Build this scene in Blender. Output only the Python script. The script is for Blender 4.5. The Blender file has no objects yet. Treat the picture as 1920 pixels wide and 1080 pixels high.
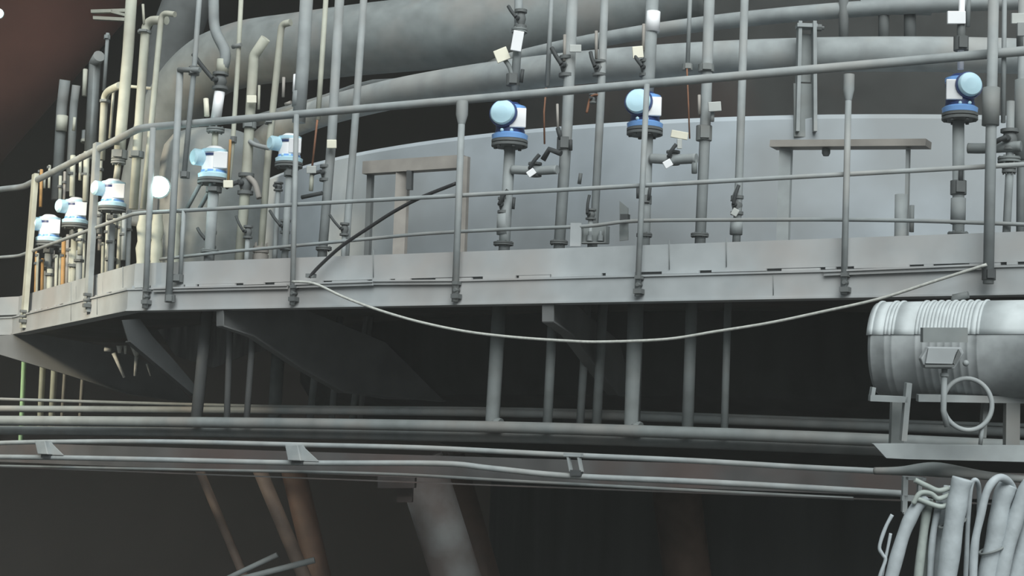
import bpy, bmesh, math, random
from mathutils import Vector, Matrix
random.seed(7)
sc = bpy.context.scene
# ------------------------------------------------------------------ camera, world, sun, exposure
FP, PITCH, ROLL = 3200.0, 0.105, 0.036
EYE = Vector((0, 0, 4.0))                      # eye height above the shop floor
cam_d = bpy.data.cameras.new('camera'); cam = bpy.data.objects.new('camera', cam_d)
sc.collection.objects.link(cam); sc.camera = cam
cam_d.sensor_width = 36; cam_d.lens = FP / 1920 * 36; cam_d.clip_end = 200
ROT = (Matrix.Rotation(math.pi/2 + PITCH, 3, 'X') @ Matrix.Rotation(ROLL, 3, 'Z'))
cam.matrix_world = Matrix.Translation(EYE) @ ROT.to_4x4()

w = bpy.data.worlds.new('world'); sc.world = w; w.use_nodes = True
bg = w.node_tree.nodes['Background']
bg.inputs[0].default_value = (0.62, 0.70, 0.72, 1); bg.inputs[1].default_value = 0.42

def sun(name, direction, strength, angle, col):
    d = bpy.data.lights.new(name, 'SUN'); d.energy = strength; d.angle = math.radians(angle); d.color = col
    o = bpy.data.objects.new(name, d); sc.collection.objects.link(o)
    o.rotation_euler = Vector(direction).to_track_quat('-Z', 'Y').to_euler(); return o
sun('daylight', (-0.08, 0.72, -0.68), 4.1, 50, (0.96, 1.0, 0.985))

def spot(name, loc, target, energy, size, col, blend=0.3, radius=0.3):
    d = bpy.data.lights.new(name, 'SPOT'); d.energy = energy; d.spot_size = math.radians(size)
    d.spot_blend = blend; d.color = col; d.shadow_soft_size = radius
    o = bpy.data.objects.new(name, d); sc.collection.objects.link(o)
    o.location = loc
    o.rotation_euler = (Vector(target) - Vector(loc)).to_track_quat('-Z', 'Y').to_euler(); return o
spot('warm_sun_shaft', (-6.9, 12.4, 7.5), (-4.2, 15.3, 6.0), 1050, 58, (1.0, 0.88, 0.66), 0.6, 0.3)  # spot added out of view for the warm sun shafts at left
spot('low_riser_fill', (-9.5, 15.0, 4.9), (-5.35, 18.9, 4.75), 1000, 22, (1.0, 0.93, 0.68), 0.4, 0.2)  # unseen spot added to brighten the far-left pipes under the platform

# thin dusty haze filling the casthouse
hm = bpy.data.materials.new('dusty_haze'); hm.use_nodes = True; hm.node_tree.nodes.clear()
ho = hm.node_tree.nodes.new('ShaderNodeOutputMaterial'); hv = hm.node_tree.nodes.new('ShaderNodeVolumeScatter')
hv.inputs['Color'].default_value = (0.9, 0.9, 0.86, 1); hv.inputs['Density'].default_value = 0.0026
hm.node_tree.links.new(hv.outputs[0], ho.inputs['Volume'])
hme = bpy.data.meshes.new('dusty_haze')
hme.from_pydata([(x, y, z) for x in (-14.2, 16) for y in (-1.5, 37.5) for z in (0.05, 15.7)], [], [(0,1,3,2), (4,6,7,5), (0,4,5,1), (2,3,7,6), (0,2,6,4), (1,5,7,3)])
hme.materials.append(hm); hzo = bpy.data.objects.new('dusty_haze', hme); sc.collection.objects.link(hzo)
hzo['kind'] = 'stuff'; hzo['label'] = 'thin grey dusty haze hanging in the whole hall'; hzo['category'] = 'haze'

vs = sc.view_settings
vs.view_transform = 'Standard'; vs.look = 'None'; vs.gamma = 1; vs.exposure = 0.0; vs.use_curve_mapping = False

# ------------------------------------------------------------------ materials
MATS = {}
def mat(name, col, rough=0.7, metal=0.0, var=0.18, scale=6.0, emit=None, es=0, dirt=None, dirt_amt=0.0, bump=0.0, streak=False):
    if name in MATS: return MATS[name]
    m = bpy.data.materials.new(name); m.use_nodes = True; nt = m.node_tree
    b = nt.nodes['Principled BSDF']
    b.inputs['Roughness'].default_value = rough; b.inputs['Metallic'].default_value = metal
    tc = nt.nodes.new('ShaderNodeTexCoord'); mp = nt.nodes.new('ShaderNodeMapping')
    nt.links.new(tc.outputs['Object'], mp.inputs[0])
    if streak: mp.inputs['Scale'].default_value = (1, 1, 0.12)
    n = nt.nodes.new('ShaderNodeTexNoise'); n.inputs['Scale'].default_value = scale; n.inputs['Detail'].default_value = 5
    nt.links.new(mp.outputs[0], n.inputs['Vector'])
    r = nt.nodes.new('ShaderNodeValToRGB')
    r.color_ramp.elements[0].position = 0.3; r.color_ramp.elements[1].position = 0.72
    r.color_ramp.elements[0].color = tuple(c*(1-var) for c in col) + (1,)
    r.color_ramp.elements[1].color = tuple(min(1, c*(1+var)) for c in col) + (1,)
    nt.links.new(n.outputs['Fac'], r.inputs[0])
    out = r.outputs[0]
    if dirt:
        n2 = nt.nodes.new('ShaderNodeTexNoise'); n2.inputs['Scale'].default_value = scale*0.35; n2.inputs['Detail'].default_value = 6
        nt.links.new(mp.outputs[0], n2.inputs['Vector'])
        r2 = nt.nodes.new('ShaderNodeValToRGB')
        r2.color_ramp.elements[0].position = 0.48; r2.color_ramp.elements[1].position = 0.66
        r2.color_ramp.elements[0].color = (0, 0, 0, 1); r2.color_ramp.elements[1].color = (dirt_amt,)*3 + (1,)
        nt.links.new(n2.outputs['Fac'], r2.inputs[0])
        mx = nt.nodes.new('ShaderNodeMix'); mx.data_type = 'RGBA'
        nt.links.new(r2.outputs[0], mx.inputs[0]); nt.links.new(out, mx.inputs[6]); mx.inputs[7].default_value = dirt + (1,)
        out = mx.outputs[2]
    nt.links.new(out, b.inputs['Base Color'])
    if bump:
        bp = nt.nodes.new('ShaderNodeBump'); bp.inputs['Strength'].default_value = bump; bp.inputs['Distance'].default_value = 0.02
        nt.links.new(n.outputs['Fac'], bp.inputs['Height']); nt.links.new(bp.outputs[0], b.inputs['Normal'])
    if emit:
        b.inputs['Emission Color'].default_value = emit + (1,); b.inputs['Emission Strength'].default_value = es
    MATS[name] = m; return m
GREY = mat('dusty_grey_paint', (0.27, 0.295, 0.30), dirt=(0.33, 0.32, 0.30), dirt_amt=0.5, bump=0.15)
GREYD = mat('dull_grey_paint_and_shade', (0.19, 0.21, 0.21), dirt=(0.25, 0.23, 0.21), dirt_amt=0.5)  # dull grey; on the header pipe it also carries shade
PLATE = mat('pale_grey_plate_paint', (0.34, 0.365, 0.375), scale=3, dirt=(0.37, 0.34, 0.32), dirt_amt=0.6, bump=0.1)
SHELLM = mat('shell_grey_paint', (0.38, 0.425, 0.46), scale=1.6, dirt=(0.27, 0.285, 0.29), dirt_amt=0.75, bump=0.1)
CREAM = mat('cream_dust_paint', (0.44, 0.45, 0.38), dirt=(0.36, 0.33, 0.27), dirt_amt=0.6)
BEIGE = mat('beige_dusty_steel', (0.30, 0.28, 0.255))
DARK = mat('dark_iron', (0.045, 0.05, 0.052))
MID = mat('mid_grey_iron', (0.12, 0.13, 0.13))
UNDER = mat('dark_grey_steel', (0.068, 0.068, 0.068), var=0.3, scale=3, dirt=(0.09, 0.05, 0.04), dirt_amt=0.5)  # dark grey base with brown blotches
WEB = mat('dusty_bracket_steel', (0.13, 0.135, 0.135), var=0.15, scale=4)
GLOOM = mat('gloom_black', (0.036, 0.038, 0.037), var=0.3, scale=2, rough=0.9, dirt=(0.05, 0.032, 0.028), dirt_amt=0.6)  # near-black base puts the gloom of stack, floor and ceiling into colour
DKSTREAK = mat('streaked_near_black', (0.035, 0.038, 0.038), var=0.35, scale=3, rough=0.9, streak=True)  # near-black with vertical streaks
RUSTW = mat('rust_brown_wall', (0.036, 0.028, 0.023), var=0.35, scale=0.25, rough=0.95)
RUST = mat('rusty_steel', (0.22, 0.10, 0.055), var=0.35, scale=8)
WHITE = mat('white_enamel_and_glare', (0.92, 0.93, 0.95), rough=0.35, var=0.03)  # white enamel, also the glare on the knob-style instruments
TAGW = mat('yellowed_white_tag', (0.85, 0.82, 0.68), rough=0.6, var=0.06)
TAGG = mat('dusty_white_tag', (0.50, 0.52, 0.50), rough=0.6, var=0.06)
LBLUE = mat('light_blue_enamel_and_glare', (0.60, 0.87, 1.0), rough=0.3, var=0.04)  # light blue paled to put glare into the covers
BLUE = mat('mid_blue_enamel', (0.22, 0.45, 0.88), rough=0.35, var=0.1)
NAVY = mat('navy_blue_enamel', (0.02, 0.045, 0.16), rough=0.4, var=0.2)
BLACK = mat('black_rubber', (0.02, 0.02, 0.022), rough=0.5)
ROPE = mat('pale_rope_fibre', (0.42, 0.43, 0.40), scale=40)
HOSE = mat('dusty_pale_hose', (0.36, 0.40, 0.42), scale=14, var=0.12, bump=0.2)
HOSEG = mat('greenish_grey_hose', (0.30, 0.34, 0.32), scale=14, var=0.15, bump=0.2)
OFFWHITE = mat('off_white', (0.5, 0.5, 0.46), scale=30)
LAMP = mat('lit_lamp_glass', (0.9, 1, 1), emit=(0.72, 1.0, 0.97), es=6)
GREENM = mat('pale_green_paint', (0.48, 0.75, 0.45))
ORANGE = mat('orange_brown_paint', (0.45, 0.26, 0.10))

# ------------------------------------------------------------------ photo ray helpers
FWD = ROT @ Vector((0, 0, -1)); RIGHT = ROT @ Vector((1, 0, 0)); UPV = ROT @ Vector((0, 1, 0))
def ray(px, py): return ROT @ Vector(((px-960)/FP, -(py-540)/FP, -1))
def plane_hit(px, py, p0, n):
    r = ray(px, py); return EYE + r * ((p0-EYE).dot(n) / r.dot(n))
def V(x, y, z): return Vector((x, y, z))
KX = V(-3.12, 13.82, 0); R_ = V(7.0, 13.82 - 0.568*10.12, 0); L1 = V(-5.03, 17.2, 0); L2 = V(-9.0, 20.2, 0)
def seg_n(a, b):                      # inward normal (away from the camera)
    d = (b-a).normalized(); n = V(-d.y, d.x, 0); return n if n.y > 0 else -n
N_MAIN = seg_n(KX, R_); N_LEFT = V(0.866, 0.5, 0); d_ = (L1-KX).normalized(); N_LEFT = V(-d_.y, d_.x, 0)
if N_LEFT.x < 0: N_LEFT = -N_LEFT
d_ = (L2-L1).normalized(); N_FAR = V(-d_.y, d_.x, 0)
if N_FAR.x < 0: N_FAR = -N_FAR
def F(px, py, off=0.0, seg=None):     # point on the vertical face of the gallery, pushed inward by off
    if seg is None: seg = 'm' if px >= 240 else ('l' if px >= 24 else 'f')
    n, p = {'m': (N_MAIN, KX), 'l': (N_LEFT, KX), 'f': (N_FAR, L1)}[seg]
    return plane_hit(px, py, p + n*off, n)
def D(px, py, d): return EYE + ray(px, py) * d
def depth(p): return (p-EYE).dot(FWD)
def wr(p, w): return w/2 * depth(p)/FP             # pixel width to metres radius at that point
Z0 = EYE.z
AX = V(3.94, 19.3, 0)
def Cy(px, py, R, c=AX):
    r = ray(px, py); ox, oy = EYE.x-c.x, EYE.y-c.y
    a = r.x*r.x+r.y*r.y; b = 2*(ox*r.x+oy*r.y); cc = ox*ox+oy*oy-R*R
    t = (-b - math.sqrt(max(0, b*b-4*a*cc)))/(2*a); return EYE + r*t

# ------------------------------------------------------------------ mesh helpers
class MB:
    def __init__(s): s.v = []; s.f = []; s.sm = []
    def add(s, vs_, fs, smooth=False):
        o = len(s.v); s.v += [Vector(v) for v in vs_]
        s.f += [tuple(i+o for i in f) for f in fs]; s.sm += [smooth]*len(fs); return s
    def tube(s, pts, rad, n=12, cap=True, closed=False):
        pts = [Vector(p) for p in pts]
        rads = rad if isinstance(rad, (list, tuple)) else [rad]*len(pts)
        m = len(pts); vs_, fs = [], []; ref = None
        for i, p in enumerate(pts):
            if closed: t = pts[(i+1) % m] - pts[i-1]
            else: t = pts[min(i+1, m-1)] - pts[max(i-1, 0)]
            t.normalize()
            if ref is None: ref = t.orthogonal().normalized()
            ref = (ref - t*ref.dot(t)).normalized(); b = t.cross(ref)
            for k in range(n):
                a = 2*math.pi*k/n; vs_.append(p + (ref*math.cos(a)+b*math.sin(a))*rads[i])
        for i in range(m if closed else m-1):
            j = (i+1) % m
            for k in range(n):
                fs.append((i*n+k, i*n+(k+1) % n, j*n+(k+1) % n, j*n+k))
        s.add(vs_, fs, True)
        if cap and not closed:
            o = len(s.v) - len(vs_)
            s.f.append(tuple(o+k for k in reversed(range(n)))); s.sm.append(False)
            s.f.append(tuple(o+(m-1)*n+k for k in range(n))); s.sm.append(False)
        return s
    def box(s, c, ax, ay, az):          # centre and three half-axis vectors
        vs_ = [c + ax*i + ay*j + az*k for i in (-1, 1) for j in (-1, 1) for k in (-1, 1)]
        return s.add(vs_, [(0,1,3,2), (4,6,7,5), (0,4,5,1), (2,3,7,6), (0,2,6,4), (1,5,7,3)])
    def prism(s, poly, ext):            # polygon (list of Vector) extruded by ext
        n = len(poly); vs_ = [p - ext/2 for p in poly] + [p + ext/2 for p in poly]
        fs = [tuple(range(n)), tuple(reversed(range(n, 2*n)))] + [(i, (i+1) % n, (i+1) % n+n, i+n) for i in range(n)]
        return s.add(vs_, fs)
    def lathe(s, base, axis, prof, n=20):   # prof = [(h, r)...]
        axis = axis.normalized(); u = axis.orthogonal().normalized(); v = axis.cross(u)
        vs_, fs = [], []
        for h, r in prof:
            for k in range(n):
                a = 2*math.pi*k/n; vs_.append(base + axis*h + (u*math.cos(a)+v*math.sin(a))*r)
        for i in range(len(prof)-1):
            for k in range(n): fs.append((i*n+k, i*n+(k+1) % n, (i+1)*n+(k+1) % n, (i+1)*n+k))
        fs.append(tuple(reversed(range(n)))); fs.append(tuple((len(prof)-1)*n+k for k in range(n)))
        o = len(s.v); s.v += vs_
        for i, f in enumerate(fs):
            s.f.append(tuple(q+o for q in f)); s.sm.append(False if i >= len(fs)-2 else 'auto')
        return s
    def sphere(s, c, r, n=16):
        return s.lathe(c - V(0, 0, r), V(0, 0, 1), [(r - r*math.cos(math.pi*i/10), max(r*math.sin(math.pi*i/10), r*0.01)) for i in range(11)], n)
    def build(s, name, material, parent=None, label=None, bevel=0.0):
        me = bpy.data.meshes.new(name)
        if parent is not None: org = parent_world(parent)
        else:
            xs = [v.x for v in s.v]; ys = [v.y for v in s.v]; zs = [v.z for v in s.v]
            org = V((min(xs)+max(xs))/2, (min(ys)+max(ys))/2, min(zs))
        me.from_pydata([tuple(v-org) for v in s.v], [], s.f); me.materials.append(material)
        bm = bmesh.new(); bm.from_mesh(me); bmesh.ops.recalc_face_normals(bm, faces=bm.faces)
        bm.to_mesh(me); bm.free()
        for p, q in zip(me.polygons, s.sm): p.use_smooth = bool(q)
        o = bpy.data.objects.new(name, me); sc.collection.objects.link(o)
        if any(q == 'auto' for q in s.sm):
            e = o.modifiers.new('edges', 'EDGE_SPLIT'); e.split_angle = math.radians(40)
        if bevel:
            b = o.modifiers.new('bevel', 'BEVEL'); b.width = bevel; b.segments = 2; b.limit_method = 'ANGLE'
        if parent is not None: o.parent = parent; WORLD[o.name] = org
        else: o.location = org; WORLD[o.name] = org
        if label: o['label'] = label
        return o
WORLD = {}
def parent_world(o): return WORLD[o.name]
def tag(o, label, cat, group=None):
    o['label'] = label; o['category'] = cat
    if group: o['group'] = group
    return o
def thing(name, loc, label, cat, group=None):
    o = bpy.data.objects.new(name, None); sc.collection.objects.link(o); o.empty_display_size = 0.1
    o.location = loc; WORLD[o.name] = Vector(loc); return tag(o, label, cat, group)
def structure(o): o['kind'] = 'structure'; return o
UP = V(0, 0, 1)
def smooth_path(pts, sub=6):
    pts = [Vector(p) for p in pts]; out = []
    if len(pts) < 3: return pts
    for i in range(len(pts)-1):
        p0 = pts[max(i-1, 0)]; p1 = pts[i]; p2 = pts[i+1]; p3 = pts[min(i+2, len(pts)-1)]
        for k in range(sub):
            t = k/sub
            out.append(0.5*((2*p1)+(p2-p0)*t+(2*p0-5*p1+4*p2-p3)*t*t+(3*p1-p0-3*p2+p3)*t**3))
    out.append(pts[-1]); return out
def round_corners(pts, r, sub=5):
    pts = [Vector(p) for p in pts]; out = [pts[0]]
    for i in range(1, len(pts)-1):
        a = pts[i-1]-pts[i]; b = pts[i+1]-pts[i]; q = min(r, a.length*0.45, b.length*0.45)
        s0 = pts[i]+a.normalized()*q; s1 = pts[i]+b.normalized()*q
        for k in range(sub+1):
            t = k/sub; out.append(s0*(1-t)**2 + pts[i]*2*t*(1-t) + s1*t*t)
    out.append(pts[-1]); return out
def flange(mb, p, d, r, h):           # bolted flange disc with bolt heads
    d = d.normalized(); mb.lathe(p - d*h/2, d, [(0, r), (h*0.42, r), (h*0.42, r*0.86), (h*0.58, r*0.86), (h*0.58, r), (h, r)], 18)
    u = d.orthogonal().normalized(); v = d.cross(u)
    for k in range(6):
        a = k*math.pi/3; c = p + (u*math.cos(a)+v*math.sin(a))*r*0.8
        mb.tube([c - d*h*0.8, c + d*h*0.8], r*0.1, 6)
    return mb

# ------------------------------------------------------------------ the building: floor, walls, roof
structure(MB().box(V(0, 20, -0.1), V(30, 0, 0), V(0, 32, 0), V(0, 0, 0.1)).build('floor', GLOOM))
structure(MB().box(V(0, 38, 9), V(30, 0, 0), V(0, 0.2, 0), V(0, 0, 9)).build('wall_back', RUSTW))
structure(MB().box(V(-14.5, 27, 9), V(0.2, 0, 0), V(0, 11, 0), V(0, 0, 9)).build('wall_left', RUSTW))
structure(MB().box(V(0, 30, 16), V(30, 0, 0), V(0, 14, 0), V(0, 0, 0.2)).build('ceiling', GLOOM))

# ------------------------------------------------------------------ furnace
def arc(c, r, z, a0, a1, n):
    return [V(c.x + r*math.cos(a0+(a1-a0)*i/n), c.y + r*math.sin(a0+(a1-a0)*i/n), z) for i in range(n+1)]
furn = thing('blast_furnace', V(AX.x, AX.y, 0), 'huge round grey steel furnace body standing behind the railed walkway', 'furnace')
def cylwall(mb, c, prof, n=160):
    vs_, fs = [], []
    for z, r in prof:
        for k in range(n):
            a = 2*math.pi*k/n; vs_.append(V(c.x+r*math.cos(a), c.y+r*math.sin(a), z))
    for i in range(len(prof)-1):
        for k in range(n): fs.append((i*n+k, i*n+(k+1) % n, (i+1)*n+(k+1) % n, (i+1)*n+k))
    o = len(mb.v); mb.v += vs_
    for f in fs: mb.f.append(tuple(q+o for q in f)); mb.sm.append('auto')
    return mb
cylwall(MB(), AX, [(Z0+1.34, 6.3), (Z0+1.34, 7.04), (Z0+2.66, 7.04), (Z0+2.70, 7.0), (Z0+2.72, 5.9)]).build('shell_plate', SHELLM, furn)
cylwall(MB(), AX, [(0, 4.1), (Z0+0.1, 4.1), (Z0+0.62, 6.1), (Z0+0.85, 6.25), (Z0+1.34, 6.25)]).build('hearth_jacket', DKSTREAK, furn, label='dark streaked lower jacket')
cylwall(MB(), AX, [(Z0+2.70, 5.9), (Z0+3.1, 4.0), (Z0+9, 3.6)]).build('stack', GLOOM, furn, label='dark upper stack, gloom put in its colour')

# ------------------------------------------------------------------ gallery (walkway platform)
OUT = [R_, KX, L1, L2]
plat = thing('walkway_platform', V(KX.x, KX.y, Z0+1.16), 'long grey steel walkway platform with pale fascia wrapping the furnace', 'platform')
def offs(pts, o):
    ns = [N_MAIN, N_LEFT, N_FAR]; res = [pts[0]+ns[0]*o]
    for i in (1, 2):
        a, b = ns[i-1], ns[i]; m = (a+b).normalized(); res.append(pts[i] + m*(o/m.dot(a)))
    res.append(pts[3]+ns[2]*o); return res
def wallstrip(mb, z0, z1, o0, o1):
    A = offs(OUT, o0); B = offs(OUT, o1)
    for i in range(3):
        mb.add([A[i]+UP*z0, A[i+1]+UP*z0, A[i+1]+UP*z1, A[i]+UP*z1, B[i]+UP*z0, B[i+1]+UP*z0, B[i+1]+UP*z1, B[i]+UP*z1],
               [(0,1,2,3), (4,7,6,5), (0,4,5,1), (3,2,6,7)] + ([(0,3,7,4)] if i == 0 else []) + ([(1,5,6,2)] if i == 2 else []))
    return mb
fb = MB(); wallstrip(fb, Z0+1.165, Z0+1.335, 0.0, 0.015); wallstrip(fb, Z0+1.155, Z0+1.168, -0.012, 0.12); wallstrip(fb, Z0+1.325, Z0+1.338, -0.012, 0.10)
fb.build('fascia_girder', PLATE, plat)
tb = MB(); wallstrip(tb, Z0+1.365, Z0+1.55, 0.05, 0.058); tb.build('toe_plate', PLATE, plat)
# thin ragged weld bead / packing in the gap between toe plate and fascia
gb = MB(); wallstrip(gb, Z0+1.338, Z0+1.365, 0.062, 0.07); gb.build('gap_shadow_strip', DARK, plat, label='dark strip standing in for shade between the plates')  # dark colour painted in for the shade of the gap
random.seed(3)
for a, b in ((R_, KX), (KX, L1)):
    Ln = (b-a).length; t = 0; n = N_MAIN if a is R_ else N_LEFT; d = (b-a).normalized()
    while t < Ln:
        l = random.uniform(0.04, 0.4); c = a + d*(t+l/2) + n*0.045 + UP*(Z0+1.352+random.uniform(-.002, .006))
        MB().box(c, d*l/2, n*0.012, UP*random.uniform(0.007, 0.0115)).build('packing_strip', PLATE, plat); t += l + random.uniform(0.02, 0.3)*(random.random()+.1)
db = MB()
outp = []
for a, b, n in ((R_, KX, 16), (KX, L1, 8), (L1, L2, 5)):
    for i in range(n): outp.append(a+(b-a)*i/n)
outp.append(L2); inn = [AX + (p-AX).normalized()*6.32 for p in outp]
m_ = len(outp)
vs_ = [p+(AX-p).normalized()*0.04+UP*(Z0+z) for z in (1.29, 1.325) for p in outp] + [p+UP*(Z0+z) for z in (1.29, 1.325) for p in inn]
fs = []
for i in range(m_-1):
    fs += [(i, i+1, 2*m_+i+1, 2*m_+i), (m_+i, 3*m_+i, 3*m_+i+1, m_+i+1)]
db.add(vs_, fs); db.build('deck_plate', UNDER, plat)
# seams on the plates
sb = MB()
for px, y0, y1 in ((40, 560, 622), (133, 530, 603), (182, 520, 590), (230, 500, 583), (275, 540, 578), (700, 468, 520), (1255, 450, 505), (1362, 446, 500), (1450, 515, 553)):
    a = F(px, y0, -0.002 if y0 > 510 else 0.046); b = F(px, y1, -0.002 if y0 > 510 else 0.046); sb.tube([a, b], 0.0035, 6)
sb.build('plate_seam', GREYD, plat)
# angle bars tacked to the fascia
for (p, q, off) in (((700, 527), (850, 526), -0.02), ((288, 541), (540, 535), -0.02), ((555, 533), (700, 528), -0.03), ((1545, 509), (1840, 497), -0.02)):
    a, b = F(*p, off), F(*q, off); d = (b-a).normalized(); mb = MB()
    mb.box((a+b)/2, d*(b-a).length/2, N_MAIN*0.018, UP*0.006); mb.box((a+b)/2-UP*0.012, d*(b-a).length/2, N_MAIN*0.005, UP*0.016)
    mb.build('angle_bar', PLATE, plat)
# cantilever support brackets
def radial(px, py):
    p = F(px, py, 0.02); n = (AX - V(p.x, p.y, 0)).normalized(); return p, V(-n.y, n.x, 0)
def bracket(edge, poly, flang, WEB=WEB):
    p0, nn = radial(*edge); pts = [plane_hit(x, y, p0, nn) for x, y in poly]
    b = MB().prism(pts, nn*0.012).build('support_bracket', WEB, plat)
    for ln in flang:
        q = [plane_hit(x, y, p0, nn) for x, y in ln]; fm = MB()
        for i in range(len(q)-1):
            t = (q[i+1]-q[i]).normalized(); up = t.cross(nn).normalized()
            fm.box((q[i]+q[i+1])/2, t*(q[i+1]-q[i]).length/2, nn*0.045, up*0.006)
        fm.build('flange', WEB, b)
bracket((413, 583), [(413, 578), (413, 611), (470, 630), (560, 690), (640, 735), (720, 748), (832, 752), (722, 642), (560, 576)], [[(413, 611), (470, 630), (560, 690), (640, 735), (830, 752)], [(413, 579), (413, 611)]])
bracket((1028, 572), [(1028, 568), (1028, 603), (1062, 626), (1110, 690), (1150, 740), (1190, 748), (1160, 640), (1075, 568)], [[(1028, 603), (1062, 626), (1110, 690), (1150, 740)], [(1028, 568), (1028, 603)]])
bracket((30, 626), [(-30, 632), (-30, 655), (30, 673), (120, 700), (240, 738), (365, 756), (300, 690), (215, 652), (60, 624)], [[(-30, 655), (30, 673), (120, 700), (240, 738), (365, 756)]])
bracket((240, 600), [(228, 600), (240, 640), (300, 690), (362, 742), (382, 742), (330, 680), (285, 630), (262, 598)], [[(240, 640), (300, 690), (362, 742)]], DARK)
q = [F(x, y, 1.7) for x, y in ((296, 618), (575, 585), (575, 650), (470, 662), (400, 690), (330, 668))]  # added plate for the furnace jacket, streaks lit from above in its colour
MB().prism(q, N_MAIN*.01).build('jacket_patch', mat('streaky_lit_jacket', (0.10, 0.10, 0.098), var=.75, scale=9, streak=True), plat, label='added streaky grey plate for the lit jacket under the deck')

# ------------------------------------------------------------------ guard railing
rail = thing('guard_railing', V(KX.x, KX.y, Z0+1.16), 'long grey tube guard railing along the edge of the steel walkway', 'railing')
def railpath(z, o):
    q = offs(OUT, o); return round_corners([p+UP*z for p in q], 0.12)
MB().tube(railpath(Z0+2.67, 0.02), 0.031, 14).build('top_rail', GREY, rail)
MB().tube(railpath(Z0+1.96, 0.02), 0.016, 10).build('mid_rail', GREY, rail)
def clampmesh(px, py, off=-0.035):
    c = F(px, py, off); s = seg_dir(px); n = seg_nrm(px); m = MB()
    m.box(c+UP*0.05, s*0.022, n*0.03, UP*0.012); m.box(c-UP*0.045, s*0.03, n*0.03, UP*0.016); m.tube([c-n*0.03+UP*0.0, c+n*0.03+UP*0.0], 0.014, 8)
    return m
def seg_nrm(px): return N_MAIN if px >= 240 else (N_LEFT if px >= 24 else N_FAR)
def seg_dir(px): n = seg_nrm(px); return V(n.y, -n.x, 0)
for (t, b, wd, kind, mt) in (((63, 326), (40, 615), 20, 'angle', CREAM), ((178, 268), (160, 585), 22, 'angle', GREY), ((287, 240), (272, 578), 11, 'tube', GREY),
                         ((556, 215), (548, 572), 10, 'tube', GREY), ((867, 190), (853, 566), 13, 'cap', GREY), ((1213, 158), (1195, 556), 11, 'tube', GREY),
                         ((1592, 140), (1582, 552), 12, 'cap', GREY)):
    a, c = F(*t, -0.01), F(*b, -0.03); mb = MB(); r = wr(a, wd); s = seg_dir(t[0]); n = seg_nrm(t[0])
    if kind == 'angle':
        mb.prism([a-s*r, a+s*r, c+s*r, c-s*r], n*0.008); mb.prism([a+s*r, a+s*r+n*0.04, c+s*r+n*0.04, c+s*r], s*0.008)
    else:
        mb.tube([a, c], r, 12)
    po = mb.build('post', mt, rail)
    if kind == 'cap':
        ax = (c-a).normalized(); MB().lathe(a, ax, [(0, r*1.75), (0.10, r*1.75), (0.17, r*1.05)], 16).build('socket', GREY, po)
    clampmesh(b[0]+3, b[1]-22).build('base_clamp', MID, po, label='dark bolted clamp at the post foot')
# ------------------------------------------------------------------ big ring mains
R1 = V(3.8, 19.25, 0)
ring = thing('bustle_ring_pipe', V(R1.x, R1.y, Z0+3.07), 'long curved grey ring pipe running just behind the top handrail', 'pipe')
MB().tube(arc(R1, 6.74, Z0+3.2, math.radians(186), math.radians(330), 110), 0.132, 24).build('pipe', GREY, ring)
R2 = V(5.14, 18.99, 0)
o = MB().tube(smooth_path([D(480, 226, 17.7), D(600, 192, 17.2), D(700, 161, 16.6)] + arc(R2, 6.62, Z0+3.62, math.radians(206), math.radians(330), 45), 3), 0.062, 18).build('ring_main', GREY)
tag(o, 'thinner curved grey ring pipe above the thick ring pipe', 'pipe')
o = MB().box(Cy(1680, 14, 6.45, R1)+UP*0.0, V(0.27, -0.02, 0), V(0.01, 0.05, 0), V(0, 0, 0.045)).build('cover_plate', GREY)
tag(o, 'flat grey cover plate beside the top right of the thin ring pipe', 'plate')
mp_ = [D(270, 420, 17.6), D(292, 300, 17.5), D(325, 205, 17.3), D(380, 135, 17), D(455, 102, 16.7), D(560, 88, 16.3), D(700, 72, 15.9), D(850, 58, 15.6), D(1000, 40, 15.4), D(1150, 12, 15.3), D(1300, -30, 15.3)]
big = thing('hot_blast_main', mp_[0], 'very large grey pipe curving over the upper left behind the upright pipes', 'pipe')
MB().tube(smooth_path(mp_, 8), [wr(D(0, 0, 16), 118 + 16*min(1, i/50)) for i in range(len(smooth_path(mp_, 8)))], 32).build('pipe', GREYD, big)
o = MB().tube(smooth_path([D(385, -90, 18.6), D(350, 10, 18.6), D(320, 100, 18.7), D(306, 200, 18.8), D(296, 330, 18.9)], 6), wr(D(0, 0, 18.6), 92), 28).build('downcomer_pipe', MID)
tag(o, 'dark thick pipe dropping behind the bend of the very large pipe', 'pipe')
# hanger bracket over ring pipe
hb = thing('pipe_hanger', Cy(1512, 250, 7.02), 'tall grey double channel hanger strapped over the ring pipe', 'hanger')
def hq(px, py, R=7.05): return Cy(px, py, R)
for x0, x1 in ((1499, 1494), (1526, 1527)):
    a, b = hq(x0, 42), hq(x1, 248); MB().box((a+b)/2, V(0.5, 0, 0)*0.026, V(0, 0.05, 0), (b-a)/2).build('channel', GREY, hb)
a, b = hq(1512, 62), hq(1510, 152); MB().box((a+b)/2+V(0, 0.035, 0), V(0.045, 0, 0), V(0, 0.006, 0), (b-a)/2).build('web_plate', GREYD, hb)
a, b = hq(1510, 156), hq(1511, 256); MB().box((a+b)/2+V(0, 0.02, 0), V(0.085, 0, 0), V(0, 0.008, 0), (b-a)/2).build('lower_plate', GREYD, hb)
a = hq(1512, 50); MB().box(a, V(0.075, 0, 0), V(0, 0.05, 0), V(0, 0, 0.014)).build('top_strap', GREY, hb)
a = hq(1535, 52); MB().lathe(a-V(0.03, 0, 0), V(1, 0, 0), [(0, 0.028), (0.05, 0.028), (0.05, 0.014), (0.07, 0.014)], 8).build('bolt', MID, hb)
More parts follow.
